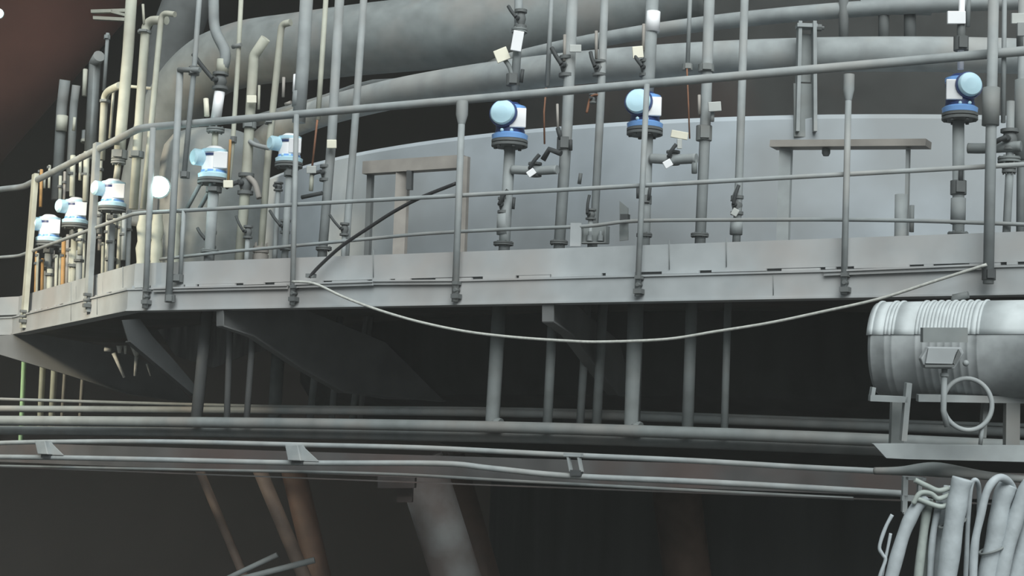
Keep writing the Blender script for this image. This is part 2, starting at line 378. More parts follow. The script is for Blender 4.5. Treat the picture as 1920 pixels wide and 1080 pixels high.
for px, wd in ((1582, 18), (1657, 20), (1706, 22)):
    a, b = Cy(px, -5, 6.5, R1), Cy(px, 90, 6.5, R1)
    o = MB().tube([a, b], wr(a, wd), 12).build('tuyere_drop_pipe', MID)
    tag(o, {1582: 'leftmost of the three dim stub pipes above the ring pipe', 1657: 'middle of the three dim stub pipes above the ring pipe', 1706: 'rightmost of the three dim stub pipes above the ring pipe'}[px], 'pipe', 'dim stub pipes above the ring')

# ------------------------------------------------------------------ pipes with fittings
ZD = Z0 + 1.33
def to_z(a, b, z):      # extend line a->b to height z
    d = b-a; return a + d*((z-a.z)/d.z)
def valve(parent, px, py, off, wpx, hpx, seg=None, lever=None, m=MID, tilt=0):
    c = F(px, py, off, seg); r = wr(c, wpx); h = hpx*depth(c)/FP
    mb = MB().lathe(c-UP*h/2, UP, [(0, r), (h*.16, r), (h*.16, r*.6), (h*.3, r*.72), (h*.5, r*.86), (h*.7, r*.72), (h*.84, r*.6), (h*.84, r), (h, r)], 14)
    b = mb.build('valve_body', m, parent)
    s = RIGHT; f = -N_MAIN
    mb2 = MB().tube([c, c+f*r*1.5], r*.35, 8)
    e = c+f*r*1.5
    if lever:
        dx, dy = lever; v = F(px+dx, py+dy, off, seg)-c
        mb2.tube(smooth_path([e, e+v*.5+f*.01, e+v]), r*.28, 8)
    mb2.build('lever', DARK, b)
    return b
def plate_tag(parent, px, py, off, wpx, hpx, ang=0, m=TAGW, seg=None, name='tag'):
    c = F(px, py, off, seg); k = depth(c)/FP; a = math.radians(ang)
    u = RIGHT*math.cos(a)+UPV*math.sin(a); v = -RIGHT*math.sin(a)+UPV*math.cos(a)
    return MB().box(c, u*wpx/2*k, FWD*0.012, v*hpx/2*k).build(name, m, parent, bevel=0.004)
def pipe(name, label, pts, wd, off=0.4, m=GREY, seg=None, deck=True, group=None, cat='pipe', ex=(), rc=0.06):
    P3 = [F(x, y, off, seg) for x, y in pts]
    if deck: P3[-1] = to_z(P3[-2], P3[-1], ZD)
    rad = wr(P3[0], wd); base = min(P3, key=lambda p: p.z)
    path = round_corners(P3, rc) if len(P3) > 2 else P3
    if not ex:
        return tag(MB().tube(path, rad, 14).build(name, m), label, cat, group)
    t = thing(name, base, label, cat, group)
    MB().tube(path, rad, 14).build('pipe', m, t)
    for e in ex:
        k = e[0]
        if k == 'valve': valve(t, e[1], e[2], off, e[3], e[4], seg, e[5] if len(e) > 5 else None)
        elif k == 'flange':
            c = F(e[1], e[2], off, seg); flange(MB(), c, UP, wr(c, e[3]), e[4]*depth(c)/FP).build('flange', e[5] if len(e) > 5 else GREYD, t)
        elif k == 'tag': plate_tag(t, e[1], e[2], off-0.07, e[3], e[4], e[5] if len(e) > 5 else 0, e[6] if len(e) > 6 else TAGW, seg)
        elif k == 'sleeve':
            a, b = F(e[1], e[2], off, seg), F(e[3], e[4], off, seg); MB().tube([a, b], wr(a, e[5]), 16).build('sleeve', e[6], t, label=e[7] if len(e) > 7 else None)
        elif k == 'arm':
            q = [F(x, y, off-0.02, seg) for x, y in e[1]]; MB().tube(smooth_path(q), wr(q[0], e[2]), 10).build('arm', e[3] if len(e) > 3 else m, t)
        elif k == 'rod':
            q = [F(x, y, off-0.04, seg) for x, y in e[1]]; MB().tube(q, wr(q[0], e[2]), 8).build('rod', e[3] if len(e) > 3 else m, t)
        elif k == 'clamp':
            c = F(e[1], e[2], off, seg); r = wr(c, e[3]); h = e[4]*depth(c)/FP; mb = MB().lathe(c-UP*h/2, UP, [(0, r), (h, r)], 14)
            mb.box(c-V(0, r, 0), V(r*.55, 0, 0), V(0, 0.012, 0), UP*h/2*.8); mb.build('clamp', e[5] if len(e) > 5 else GREYD, t)
    return t
# right half, from right to left
pipe('supply_pipe', 'thick grey upright pipe at the right with blue instrument cut-in and pale foot', [(1797, 225), (1797, 460)], 22, 0.35, ex=[('clamp', 1797, 352, 30, 26, MID), ('rod', [(1802, 318), (1801, 345)], 9, DARK), ('sleeve', 1797, 372, 1796, 420, 28, GREY), ('flange', 1796, 440, 38, 8)])
pipe('supply_pipe', 'bright white upright pipe end above the rightmost blue instrument', [(1805, -60), (1801, 130)], 12, 0.35, WHITE, deck=False, ex=[('sleeve', 1803, 42, 1801, 90, 16, MID), ('clamp', 1802, 82, 28, 26, MID), ('sleeve', 1818, -60, 1815, 50, 8, GREY)])
pipe('standpipe', 'long grey upright post pipe in front of the railing near right edge', [(1864, -60), (1853, 532)], 20, -0.09, GREY, deck=False, ex=[('sleeve', 1859, 165, 1857, 235, 32, GREYD), ('clamp', 1854, 515, 26, 20, DARK)])
pipe('standpipe', 'slim grey upright pipe just right of the long front post pipe', [(1884, -60), (1881, 230)], 9, 0.05, GREY, deck=False)
pipe('supply_pipe', 'grey upright pipe with stacked valves beside the long front post pipe', [(1895, 190), (1893, 320), (1884, 500)], 15, 0.25, GREY, ex=[('valve', 1893, 262, 34, 40, (-22, 10)), ('flange', 1892, 300, 42, 10), ('flange', 1892, 318, 26, 12, MID), ('flange', 1889, 455, 44, 8), ('flange', 1889, 466, 40, 6, MID), ('valve', 1888, 486, 26, 26, (12, 18)), ('arm', [(1815, 278), (1850, 278), (1915, 274)], 20, GREYD)])
pipe('supply_pipe', 'grey upright pipe cut by the right picture edge', [(1918, -60), (1913, 480)], 16, 0.4, GREY, ex=[('sleeve', 1916, 150, 1914, 300, 26, GREYD), ('sleeve', 1915, 60, 1915, 100, 18, MID)])
pipe('supply_pipe', 'grey upright pipe with pale lever valve near its foot, left of wide table frame', [(1398, -60), (1386, 330), (1380, 470)], 15, 0.42, ex=[('valve', 1382, 385, 24, 36, (10, -35)), ('tag', 1378, 398, 12, 14, -30, TAGG), ('sleeve', 1381, 412, 1380, 440, 24, GREY), ('rod', [(1372, 378), (1383, 348)], 6, GREYD)])
pipe('supply_pipe', 'thick grey upright pipe with white square tag under the handrail', [(1332, -60), (1322, 250), (1312, 470)], 20, 0.45, ex=[('tag', 1340, 200, 24, 18, 4, TAGG), ('rod', [(1336, 210), (1335, 228)], 8, GREY), ('clamp', 1320, 250, 30, 28), ('rod', [(1311, 178), (1311, 215)], 6, BEIGE), ('clamp', 1324, 128, 30, 14), ('flange', 1312, 441, 34, 6, MID)])
pipe('conduit', 'slim grey upright conduit ending behind the handrail', [(1296, -60), (1289, 128)], 8, 0.4, deck=False, ex=[('rod', [(1288, 128), (1291, 200), (1293, 260)], 3, RUST), ('clamp', 1289, 126, 20, 12)])
pipe('supply_pipe', 'thick grey upright pipe with bright white collar above the handrail', [(1226, -60), (1217, 128), (1213, 180)], 24, 0.38, deck=False, ex=[('sleeve', 1225, 22, 1223, 60, 27, WHITE, 'bright white collar'), ('tag', 1196, 98, 20, 22, 5), ('rod', [(1207, 45), (1206, 95)], 6, BEIGE), ('valve', 1212, 128, 26, 32, (-14, -20))])
pipe('supply_pipe', 'grey upright pipe carrying the middle blue instrument, behind a railing post', [(1215, 240), (1208, 470)], 20, 0.36, ex=[('clamp', 1210, 375, 24, 16, MID), ('rod', [(1219, 352), (1216, 375)], 6, DARK), ('rod', [(1196, 352), (1196, 372)], 6, DARK), ('arm', [(1220, 297), (1262, 299), (1306, 297)], 19, GREY), ('arm', [(1302, 300), (1302, 325)], 11, GREYD), ('valve', 1262, 296, 26, 26, (14, -22)), ('tag', 1252, 307, 16, 14, 30, WHITE), ('flange', 1208, 441, 30, 6, MID)])
pipe('supply_pipe', 'mid-width grey upright pipe with side hook valve under the handrail', [(1136, -60), (1126, 200), (1112, 470)], 15, 0.5, ex=[('valve', 1124, 128, 26, 30, (-8, -26)), ('rod', [(1118, 58), (1118, 110)], 6, BEIGE), ('arm', [(1122, 178), (1108, 182), (1100, 212)], 5, RUST), ('valve', 1112, 185, 16, 18)])
pipe('supply_pipe', 'thick grey upright pipe beside the tilted dark valve lever', [(1076, -60), (1063, 240), (1048, 470)], 21, 0.48, ex=[('valve', 1063, 125, 30, 40, (-18, -30)), ('tag', 1079, 91, 22, 14, 0, TAGG), ('rod', [(1059, 65), (1058, 115)], 6, BEIGE), ('rod', [(1045, 195), (1046, 245)], 5, BEIGE), ('rod', [(1046, 240), (1052, 262)], 9, DARK), ('clamp', 1058, 270, 28, 24, MID), ('rod', [(1070, 262), (1070, 282)], 7, DARK), ('flange', 1048, 455, 34, 6, MID)])
pipe('conduit', 'slim grey upright conduit with thin rusty wire tail under the handrail', [(1037, -60), (1026, 162)], 9, 0.45, deck=False, ex=[('rod', [(1024, 165), (1020, 210), (1021, 270)], 3.5, RUST)])
pipe('supply_pipe', 'knobbly grey upright pipe with glaring white plate and cream tag', [(973, -60), (972, 60), (964, 185)], 16, 0.34, deck=False, ex=[('valve', 976, 36, 24, 36, (-14, -20)), ('flange', 974, 58, 30, 8), ('tag', 970, 77, 20, 38, -10, WHITE), ('tag', 941, 103, 26, 24, 22, TAGW), ('arm', [(945, 110), (955, 125), (960, 140)], 9, GREYD), ('clamp', 962, 150, 26, 22, MID), ('rod', [(980, 130), (977, 155)], 7, DARK)])
pipe('supply_pipe', 'grey upright pipe under the blue instrument left of centre, with round foot collar', [(957, 265), (945, 470)], 21, 0.34, ex=[('arm', [(960, 318), (1005, 320), (1045, 318)], 17, GREY), ('valve', 1003, 318, 26, 26, (18, -25)), ('tag', 996, 324, 16, 12, 35, WHITE), ('valve', 946, 385, 26, 30, (16, -26)), ('rod', [(942, 362), (942, 378)], 9, DARK), ('rod', [(964, 370), (962, 392)], 6, DARK), ('sleeve', 945, 402, 944, 440, 26, GREY), ('flange', 944, 457, 38, 6, MID), ('rod', [(1018, 300), (1030, 280), (1052, 288)], 11, DARK)])
# left half
pipe('supply_pipe', 'grey upright pipe crossing left edge of the shell, left of the square stand', [(686, -60), (668, 200), (652, 410), (648, 480)], 14, 0.4)
pipe('supply_pipe', 'grey upright pipe with small square white tag under the handrail', [(640, -60), (622, 260), (605, 470)], 18, 0.45, ex=[('tag', 622, 270, 18, 16, 0, TAGW), ('valve', 612, 325, 26, 30, (-16, 6)), ('flange', 607, 466, 30, 6, MID)])
pipe('conduit', 'slim pale upright conduit ending at the handrail right of the thickest left pipe', [(615, -60), (603, 120), (596, 225)], 10, 0.4, CREAM, deck=False, ex=[('rod', [(595, 225), (590, 270), (584, 325)], 4, RUST), ('tag', 584, 318, 18, 14, 0, TAGG), ('rod', [(585, 325), (583, 358)], 8, CREAM), ('rod', [(566, 370), (604, 362)], 8, DARK)])
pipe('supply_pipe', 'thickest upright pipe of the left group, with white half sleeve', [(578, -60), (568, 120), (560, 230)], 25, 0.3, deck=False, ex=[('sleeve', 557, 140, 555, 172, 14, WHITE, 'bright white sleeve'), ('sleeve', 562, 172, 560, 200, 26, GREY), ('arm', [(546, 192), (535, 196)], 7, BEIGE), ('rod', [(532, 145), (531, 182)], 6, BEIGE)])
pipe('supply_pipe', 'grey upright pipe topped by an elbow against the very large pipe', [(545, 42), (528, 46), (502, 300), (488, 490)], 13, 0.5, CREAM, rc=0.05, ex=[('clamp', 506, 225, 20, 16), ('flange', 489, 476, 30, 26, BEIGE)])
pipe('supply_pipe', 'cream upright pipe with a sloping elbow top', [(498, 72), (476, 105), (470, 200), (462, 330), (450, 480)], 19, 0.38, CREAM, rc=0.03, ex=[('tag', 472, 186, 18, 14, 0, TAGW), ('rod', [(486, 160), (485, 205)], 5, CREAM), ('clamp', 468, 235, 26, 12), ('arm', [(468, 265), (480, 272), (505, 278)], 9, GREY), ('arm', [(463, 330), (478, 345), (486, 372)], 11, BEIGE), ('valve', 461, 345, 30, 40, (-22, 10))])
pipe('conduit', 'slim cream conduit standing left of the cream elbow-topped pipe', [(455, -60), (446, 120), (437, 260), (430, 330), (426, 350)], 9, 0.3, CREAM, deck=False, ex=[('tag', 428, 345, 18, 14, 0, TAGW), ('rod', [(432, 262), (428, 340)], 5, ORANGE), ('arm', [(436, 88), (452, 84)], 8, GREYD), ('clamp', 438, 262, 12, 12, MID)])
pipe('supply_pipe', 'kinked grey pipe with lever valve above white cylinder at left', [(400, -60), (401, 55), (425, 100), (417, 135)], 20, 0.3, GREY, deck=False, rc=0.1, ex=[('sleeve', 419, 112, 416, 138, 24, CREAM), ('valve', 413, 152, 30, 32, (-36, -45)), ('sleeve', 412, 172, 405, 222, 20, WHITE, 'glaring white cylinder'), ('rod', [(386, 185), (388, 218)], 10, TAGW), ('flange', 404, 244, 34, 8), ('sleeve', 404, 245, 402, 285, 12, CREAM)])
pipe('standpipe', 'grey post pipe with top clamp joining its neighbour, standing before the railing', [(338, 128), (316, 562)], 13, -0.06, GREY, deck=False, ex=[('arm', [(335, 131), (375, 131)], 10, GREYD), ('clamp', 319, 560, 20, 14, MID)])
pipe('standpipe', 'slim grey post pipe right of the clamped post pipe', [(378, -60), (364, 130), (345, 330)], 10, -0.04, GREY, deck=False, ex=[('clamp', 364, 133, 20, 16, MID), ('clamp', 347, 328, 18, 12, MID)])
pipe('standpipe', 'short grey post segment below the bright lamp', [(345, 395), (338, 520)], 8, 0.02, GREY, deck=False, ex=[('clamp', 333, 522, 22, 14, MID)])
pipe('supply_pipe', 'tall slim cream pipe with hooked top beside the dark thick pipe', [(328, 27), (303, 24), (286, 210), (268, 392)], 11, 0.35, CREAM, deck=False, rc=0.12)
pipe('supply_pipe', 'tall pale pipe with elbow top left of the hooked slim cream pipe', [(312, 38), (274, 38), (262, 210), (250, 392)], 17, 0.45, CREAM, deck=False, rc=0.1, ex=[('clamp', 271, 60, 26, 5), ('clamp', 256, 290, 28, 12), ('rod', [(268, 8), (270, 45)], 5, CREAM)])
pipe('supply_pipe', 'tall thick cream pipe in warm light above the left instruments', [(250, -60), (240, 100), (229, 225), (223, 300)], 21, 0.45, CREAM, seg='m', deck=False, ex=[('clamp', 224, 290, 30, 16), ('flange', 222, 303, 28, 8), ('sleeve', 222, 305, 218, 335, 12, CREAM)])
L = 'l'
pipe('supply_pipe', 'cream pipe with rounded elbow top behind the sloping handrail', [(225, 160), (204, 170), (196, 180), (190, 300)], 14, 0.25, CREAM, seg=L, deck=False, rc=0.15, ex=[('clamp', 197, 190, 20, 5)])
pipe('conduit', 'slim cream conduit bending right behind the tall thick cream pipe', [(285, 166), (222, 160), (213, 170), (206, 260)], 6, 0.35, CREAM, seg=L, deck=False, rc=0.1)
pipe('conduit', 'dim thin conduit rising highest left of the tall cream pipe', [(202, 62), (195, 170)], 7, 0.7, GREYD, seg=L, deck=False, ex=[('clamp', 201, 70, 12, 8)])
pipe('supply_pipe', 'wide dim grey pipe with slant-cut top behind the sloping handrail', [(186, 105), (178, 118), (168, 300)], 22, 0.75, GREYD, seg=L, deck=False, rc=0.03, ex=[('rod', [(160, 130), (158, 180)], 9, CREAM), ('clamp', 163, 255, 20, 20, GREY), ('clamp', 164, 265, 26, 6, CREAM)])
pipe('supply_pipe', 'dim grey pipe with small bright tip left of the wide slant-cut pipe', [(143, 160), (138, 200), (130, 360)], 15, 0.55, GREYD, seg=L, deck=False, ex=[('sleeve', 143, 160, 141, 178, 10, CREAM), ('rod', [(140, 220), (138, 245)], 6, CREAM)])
pipe('supply_pipe', 'leftmost dim grey pipe with a painted sunlit patch above the handrail', [(122, 150), (116, 200), (106, 375)], 20, 0.6, GREYD, seg=L, deck=False, ex=[('sleeve', 117, 217, 115, 246, 21, CREAM)])  # cream sleeve puts the sun-struck patch of the pipe into colour
# little bench of short pipes at far left, behind railing
small = [(70, 475, 505, 5, CREAM), (79, 485, 518, 6, ORANGE), (93, 505, 525, 11, CREAM), (105, 478, 516, 6, CREAM), (118, 452, 508, 8, ORANGE), (131, 465, 505, 6, CREAM),
         (150, 430, 470, 10, CREAM), (148, 470, 508, 12, GREY), (187, 430, 462, 8, BEIGE), (192, 455, 500, 6, CREAM), (208, 420, 488, 12, GREY), (215, 410, 440, 8, CREAM),
         (76, 318, 380, 6, ORANGE), (83, 330, 345, 5, CREAM), (92, 310, 345, 5, CREAM), (135, 292, 360, 10, CREAM), (150, 290, 330, 6, CREAM), (160, 285, 370, 11, CREAM), (137, 400, 440, 8, GREY), (186, 380, 430, 10, GREY), (231, 400, 480, 9, GREY)]
slabels = ['thin cream stub pipe nearest the corner post, low behind far left railing', 'orange-brown stub pipe second from the far left corner post', 'fat cream stub at the foot of the far left bench', 'thin cream stub pipe below the leftmost blue instrument',
 'orange-brown pipe right below the leftmost blue instrument', 'thin cream stub left of the second broad post foot', 'cream box-like valve pipe under the second blue instrument from left', 'grey stub pipe standing just left of the second broad post',
 'pinkish stub pipe just right of the second broad post', 'thin cream stub with foot right of the second broad post', 'thick grey stub under the third blue instrument from left', 'short cream pipe hanging under the third blue instrument from left',
 'orange-brown hanging pipe just right of the corner post', 'tiny cream rod beside the orange-brown hanging pipe', 'thin cream rod hanging below the sloping handrail at far left', 'cream pipe entering the second blue instrument from above, left one', 'slim cream rod between the two cream inlet pipes', 'cream pipe entering the second blue instrument from above, right one',
 'grey pipe joint between the two leftmost blue instruments', 'grey pipe beside the second broad post at mid rail', 'grey pipe below the mid rail left of the wrapped pipes']
for (x, y0, y1, wd, mm), lb in zip(small, slabels):
    cx = x + (random.random()-.5)*2
    ex = [('clamp', x, (y0+y1)/2, wd*1.6, 5, MID)] if wd > 7 else [('clamp', x, y0+4, wd*1.7, 5, MID)]
    pipe('stub_pipe', lb, [(x+(y1-y0)*0.03, y0), (x, y1+8)], wd, 0.16 + 0.12*((x*7) % 3)/3, mm, seg=L, deck=y1 > 480, ex=ex, group='short pipes behind the far left railing')
for pts, wd, mm, lb in (([(92, 452), (88, 518)], 13, GREY, 'grey pipe holding up the leftmost blue instrument beside the corner post'), ([(141, 420), (137, 512)], 13, CREAM, 'cream pipe holding up the second overlit instrument from left'),
        ([(211, 390), (206, 500)], 13, GREY, 'grey pipe holding up the overlit instrument under the tall thick cream pipe'), ([(402, 338), (392, 485)], 20, GREY, 'grey pipe below the side-knob instrument near the two slanting struts'),
        ([(543, 308), (534, 480)], 13, GREY, 'grey pipe below the blue instrument in front of the thickest left pipe')):
    x, y = pts[0]
    pipe('supply_pipe', lb, pts, wd, .27, mm, seg='l' if x < 240 else 'm', ex=[('clamp', x-1, y+18, wd*1.5, 10, MID), ('flange', pts[1][0]+1, pts[1][1]-14, wd*1.7, 5)], group='pipes below the left instruments')
for x, y0, y1, wd, mm, lb in ((66, 470, 530, 4, ORANGE, 'thinnest orange-brown stub right at the corner post foot'), (99, 470, 515, 5, BEIGE, 'thin beige stub just left of the stub below the leftmost instrument'), (112, 445, 512, 5, CREAM, 'very thin cream stub under the right side of the leftmost instrument'),
        (125, 440, 512, 6, BEIGE, 'beige stub between the two leftmost instrument pipes'), (156, 420, 505, 6, CREAM, 'thin cream stub right behind the left side of the broad post'), (199, 395, 495, 6, CREAM, 'thin cream stub left of the pipe holding the third overlit instrument'),
        (222, 385, 490, 8, CREAM, 'cream stub right of the pipe holding the third overlit instrument'), (240, 395, 485, 9, GREY, 'grey stub at the gallery corner left of the wrapped pipes'), (112, 330, 380, 6, CREAM, 'slim cream stub hanging above the leftmost instrument'),
        (120, 322, 372, 5, BEIGE, 'thin beige stub hanging between the two leftmost inlet pipes'), (187, 300, 345, 8, CREAM, 'cream stub hanging right of the broad post top')):
    pipe('stub_pipe', lb, [(x+(y1-y0)*0.03, y0), (x, y1+6)], wd, .34, mm, seg=L, deck=y1 > 480, ex=[('clamp', x+1, y0+(y1-y0)*.4, wd*1.7, 5, MID)], group='short pipes behind the far left railing')
# pale green, cream and beige pipes seen under the platform at left
for x, y0, y1, wd, mm, lb in ((44, 700, 850, 9, GREENM, 'pale green upright pipe at far left under the platform'), (80, 700, 810, 11, CREAM, 'cream upright pipe right of the pale green one under the platform'),
                          (102, 708, 800, 12, CREAM, 'thickest cream upright pipe in the far left row under the platform'), (122, 718, 790, 7, BEIGE, 'thin beige upright pipe in the far left row under the platform'), (155, 730, 800, 7, BEIGE, 'dim beige stub pipe at right end of the far left row under the platform')):
    a, b = D(x+3, y0-70, 19), D(x-6, y1, 19)
    tag(MB().tube([a, b], wr(a, wd), 10).build('riser_pipe', mm), lb, 'pipe', 'upright pipes far left below the platform')

# wrapped cream stubs
for x, wd, y0, lb in ((270, 26, 400, 'fat cream wrapped pipe left of the three under the bright lamp'), (296, 26, 398, 'fat cream wrapped pipe in the middle of the three under the bright lamp'), (331, 20, 400, 'cream wrapped pipe at the right of the three under the bright lamp')):
    a = F(x, y0, 0.55); b = to_z(a, F(x-4, 490, 0.55), ZD); r = wr(a, wd); h = a.z-b.z
    prof = [(h*i/12, r*(0.86+0.14*math.sin(i*2.1+x))) for i in range(12)] + [(h*.97, r*.7), (h, r*.35)]
    tag(MB().lathe(b, a-b, prof, 18).build('wrapped_pipe', CREAM), lb, 'pipe', 'wrapped pipes under the lamp')
# domed vessel behind left pipes
va = F(392, 480, 1.3); vb = V(va.x, va.y, ZD); vt = F(392, 246, 1.3).z; r = wr(va, 200)
hh = vt-ZD
tag(MB().lathe(vb, UP, [(0, r), (hh-.3, r), (hh-.17, r*.95), (hh-.07, r*.8), (hh-.02, r*.55), (hh, r*.2)], 40).build('round_vessel', GREYD), 'squat grey round-topped vessel behind the crowd of left pipes', 'vessel')

# conduit behind railing following shell
cp = [(300, 486), (430, 472), (540, 462), (690, 448), (800, 438), (950, 430), (1100, 424), (1200, 414), (1450, 412), (1590, 412), (1720, 414), (1845, 418), (2000, 424)]
tag(MB().tube(smooth_path([F(x, y, 0.2) for x, y in cp], 5), 0.0135, 10).build('conduit', GREY), 'long thin grey conduit running low along the walkway behind the railing', 'conduit')
# small loose fittings on the walkway
def deck_valve(px, py, wd, h, lever, lb, m=MID):
    c = F(px, py, 0.32); t = thing('deck_valve', V(c.x, c.y, ZD), lb, 'valve', 'small valves standing on the walkway')
    MB().tube([V(c.x, c.y, ZD), c], wr(c, wd*.5), 10).build('stem', GREY, t)
    valve(t, px, py, 0.32, wd, h, None, lever)
deck_valve(535, 425, 20, 26, (-20, -28), 'small grey valve with slanted black lever left of the railing post by the black hose')
deck_valve(646, 430, 18, 24, (-20, -25), 'small valve with slanted black lever where the black hose passes')
deck_valve(465, 435, 18, 24, (-14, -28), 'small valve with dark lever below the cream elbow-topped pipe')
deck_valve(522, 350, 18, 16, None, 'round-headed small valve on a cream stem left of the thickest left pipe')
deck_valve(1108, 402, 20, 20, (4, -34), 'small black valve above the open grey box')
deck_valve(395, 450, 22, 34, (-14, -20), 'small pale valve low behind the railing under left blue instrument')
t = thing('junction_box', F(1112, 455, 0.3), 'open grey box with two pale fittings low behind the railing', 'box')
k = depth(F(1112, 440, 0.3))/FP; c = F(1114, 440, 0.3)
mb = MB(); mb.box(c+N_MAIN*.03, RIGHT*25*k, N_MAIN*.005, UP*16*k); mb.box(c-RIGHT*24*k, RIGHT*.004, N_MAIN*.03, UP*16*k); mb.box(c+RIGHT*24*k, RIGHT*.004, N_MAIN*.03, UP*16*k); mb.box(c-UP*16*k, RIGHT*25*k, N_MAIN*.03, UP*.004)
mb.build('case', GREYD, t)
for dx in (-8, 12): MB().lathe(c+RIGHT*dx*k-UP*12*k, UP, [(0, .022), (.04, .022), (.04, .012), (.07, .012)], 10).build('fitting', GREY, t)
t = thing('support_plate', F(1085, 455, 0.18), 'pale upright flat plate left of the open grey box', 'plate'); a = F(1080, 440, .18)
MB().box(a, RIGHT*10*k, N_MAIN*.006, UP*22*k).build('plate', PLATE, t)
q = [F(1162, 377, .3), F(1178, 390, .3), F(1178, 450, .3), F(1162, 452, .3)]
t = thing('gusset_plate', q[3], 'dark slant-topped upright plate right of the open grey box', 'plate'); MB().prism(q, N_MAIN*.01).build('plate', GREYD, t)
MB().box(F(1172, 408, .27), RIGHT*7*k, N_MAIN*.02, UP*6*k).build('lug', DARK, t)
t = thing('rod_stub', F(1087, 345, .5), 'short dark lug standing on the shell between two pipes', 'lug'); MB().tube([F(1089, 325, .6), F(1086, 345, .6)], .014, 8).build('lug', MID, t)
t = thing('pipe_stub', F(1700, 430, .5), 'faint grey stub column under the thin leg of the table frame', 'pipe')
MB().tube([F(1690, 365, .5), to_z(F(1690, 365, .5), F(1689, 440, .5), ZD)], wr(F(1690, 365, .5), 24), 14).build('pipe', GREY, t)
MB().tube([F(1710, 385, .48), F(1709, 435, .48)], .016, 10).build('side_pipe', GREYD, t)
# frames on the walkway in front of the shell
def barbox(mb, p, q, wpx, off, dpt=0.05):
    a, b = F(*p, off), F(*q, off); t = (b-a).normalized(); sdw = t.cross(N_MAIN).normalized(); h = wr((a+b)/2, wpx)
    return mb.box((a+b)/2, t*(b-a).length/2, N_MAIN*dpt/2, sdw*h)
def dn(px, y0, off, xb=None):
    a = F(px, y0, off); return a
fr = thing('equipment_stand', to_z(F(755, 320, .7), F(753, 460, .7), ZD), 'square beige steel stand against the shell left of centre', 'stand')
barbox(MB(), (686, 316), (872, 304), 24, .7, .1).build('top_bar', BEIGE, fr)
def leg(x0, y0, x1, wd, off, par, m, nm='leg'):
    a = F(x0, y0, off); b = to_z(a, F(x1, 460, off), ZD); h = wr(a, wd)
    return MB().box((a+b)/2, (a-b)/2, N_MAIN*.02, RIGHT*h).build(nm, m, par)
leg(756, 322, 750, 22, .7, fr, BEIGE); leg(872, 294, 866, 15, .66, fr, BEIGE)
leg(695, 328, 690, 9, .72, fr, MID); 
a, b = F(769, 320, .66), F(768, 356, .66); MB().box((a+b)/2, (a-b)/2, N_MAIN*.015, RIGHT*.02).build('slot_bar', DARK, fr, label='dark short bar')
fr = thing('equipment_table', to_z(F(1472, 280, .7), F(1470, 460, .7), ZD), 'wide beige-topped steel table frame against the shell at right', 'stand')
barbox(MB(), (1450, 272), (1741, 270), 13, .7, .14).build('top_bar', BEIGE, fr)
leg(1474, 279, 1468, 22, .7, fr, GREY); leg(1703, 278, 1699, 6, .7, fr, GREY)
MB().lathe(F(1549, 279, .7)-UP*.05, UP, [(0, .02), (.02, .03), (.05, .03)], 10).build('hook', MID, fr)

# ------------------------------------------------------------------ blue instruments
def instrument(px, py, wpx, hpx, off, lb, cover=-1, seg=None, foot=True, style='disc'):
    c = F(px, py, off, seg); k = depth(c)/FP; W = wpx*k; H = hpx*k; base = c-UP*H/2
    t = thing('flow_transmitter', base, lb, 'instrument', 'blue and white instruments along the gallery')
    r = W*.36
    f = V(-c.x*0.05, -1, 0).normalized(); s = V(-f.y, f.x, 0)*1.0
    if s.x < 0: s = -s
    knob = style == 'knob'
    MB().lathe(base+UP*H*.14, UP, [(0, r*.98), (H*.62, r*.98), (H*.70, r*.85), (H*.78, r*.5)], 24).build('body', WHITE if knob else NAVY, t, label='white body, glare put in its colour' if knob else 'navy blue body')  # knob-style body made white to carry the glare
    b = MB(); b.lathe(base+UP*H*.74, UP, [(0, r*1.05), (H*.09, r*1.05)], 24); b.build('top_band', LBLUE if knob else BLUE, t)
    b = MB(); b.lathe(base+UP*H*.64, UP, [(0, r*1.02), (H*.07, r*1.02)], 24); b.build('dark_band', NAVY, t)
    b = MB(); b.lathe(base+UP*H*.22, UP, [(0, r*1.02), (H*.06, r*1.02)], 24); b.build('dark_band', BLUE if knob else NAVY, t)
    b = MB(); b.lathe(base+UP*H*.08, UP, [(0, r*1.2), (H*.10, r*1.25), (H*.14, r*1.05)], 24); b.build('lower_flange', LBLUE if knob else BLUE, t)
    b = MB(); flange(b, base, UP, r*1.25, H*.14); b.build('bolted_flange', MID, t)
    # white nameplate on one side, round light blue cover on the other
    pc = c - s*cover*r*.50 + f*r*.92 + UP*H*.03
    MB().box(pc, s*r*.56, f*.012, UP*H*.22).build('white_panel', WHITE, t, bevel=.006)
    cc = c + s*cover*r*.52 + f*r*.95 + UP*H*.13
    if not knob:
        ax = (f + s*cover*.30 + UP*.1).normalized(); b = MB().lathe(cc, ax, [(0, r*.86), (.02, r*.86), (.03, r*.78), (.035, r*.4)], 28)
        b.build('round_cover', LBLUE, t)
        b = MB().lathe(cc-ax*.03, ax, [(0, r*.6), (.01, r*.98), (.03, r*.98)], 28); b.build('cover_rim', NAVY, t)
    else:
        cc = c + s*cover*r*1.15 + f*r*.3 + UP*H*.10; ax = (f*.6 + s*cover).normalized()
        b = MB().lathe(cc-ax*.05, ax, [(0, r*.5), (.02, r*.66), (.10, r*.66), (.115, r*.5)], 20)
        b.build('round_cover', LBLUE, t)
    for dx in (-.55, .1):
        MB().sphere(c + s*dx*r*cover*-1 + f*r*1.0 - UP*H*.26, r*.13, 10).build('screw_cap', LBLUE, t)
    return t
instrument(957, 228, 76, 84, .32, 'blue and white round instrument left of centre hanging just under the handrail', -1)
instrument(1210, 207, 76, 82, .36, 'blue and white round instrument partly behind the centre railing post', -1)
instrument(1800, 176, 74, 88, .33, 'blue round instrument at the far right under the handrail', 1)
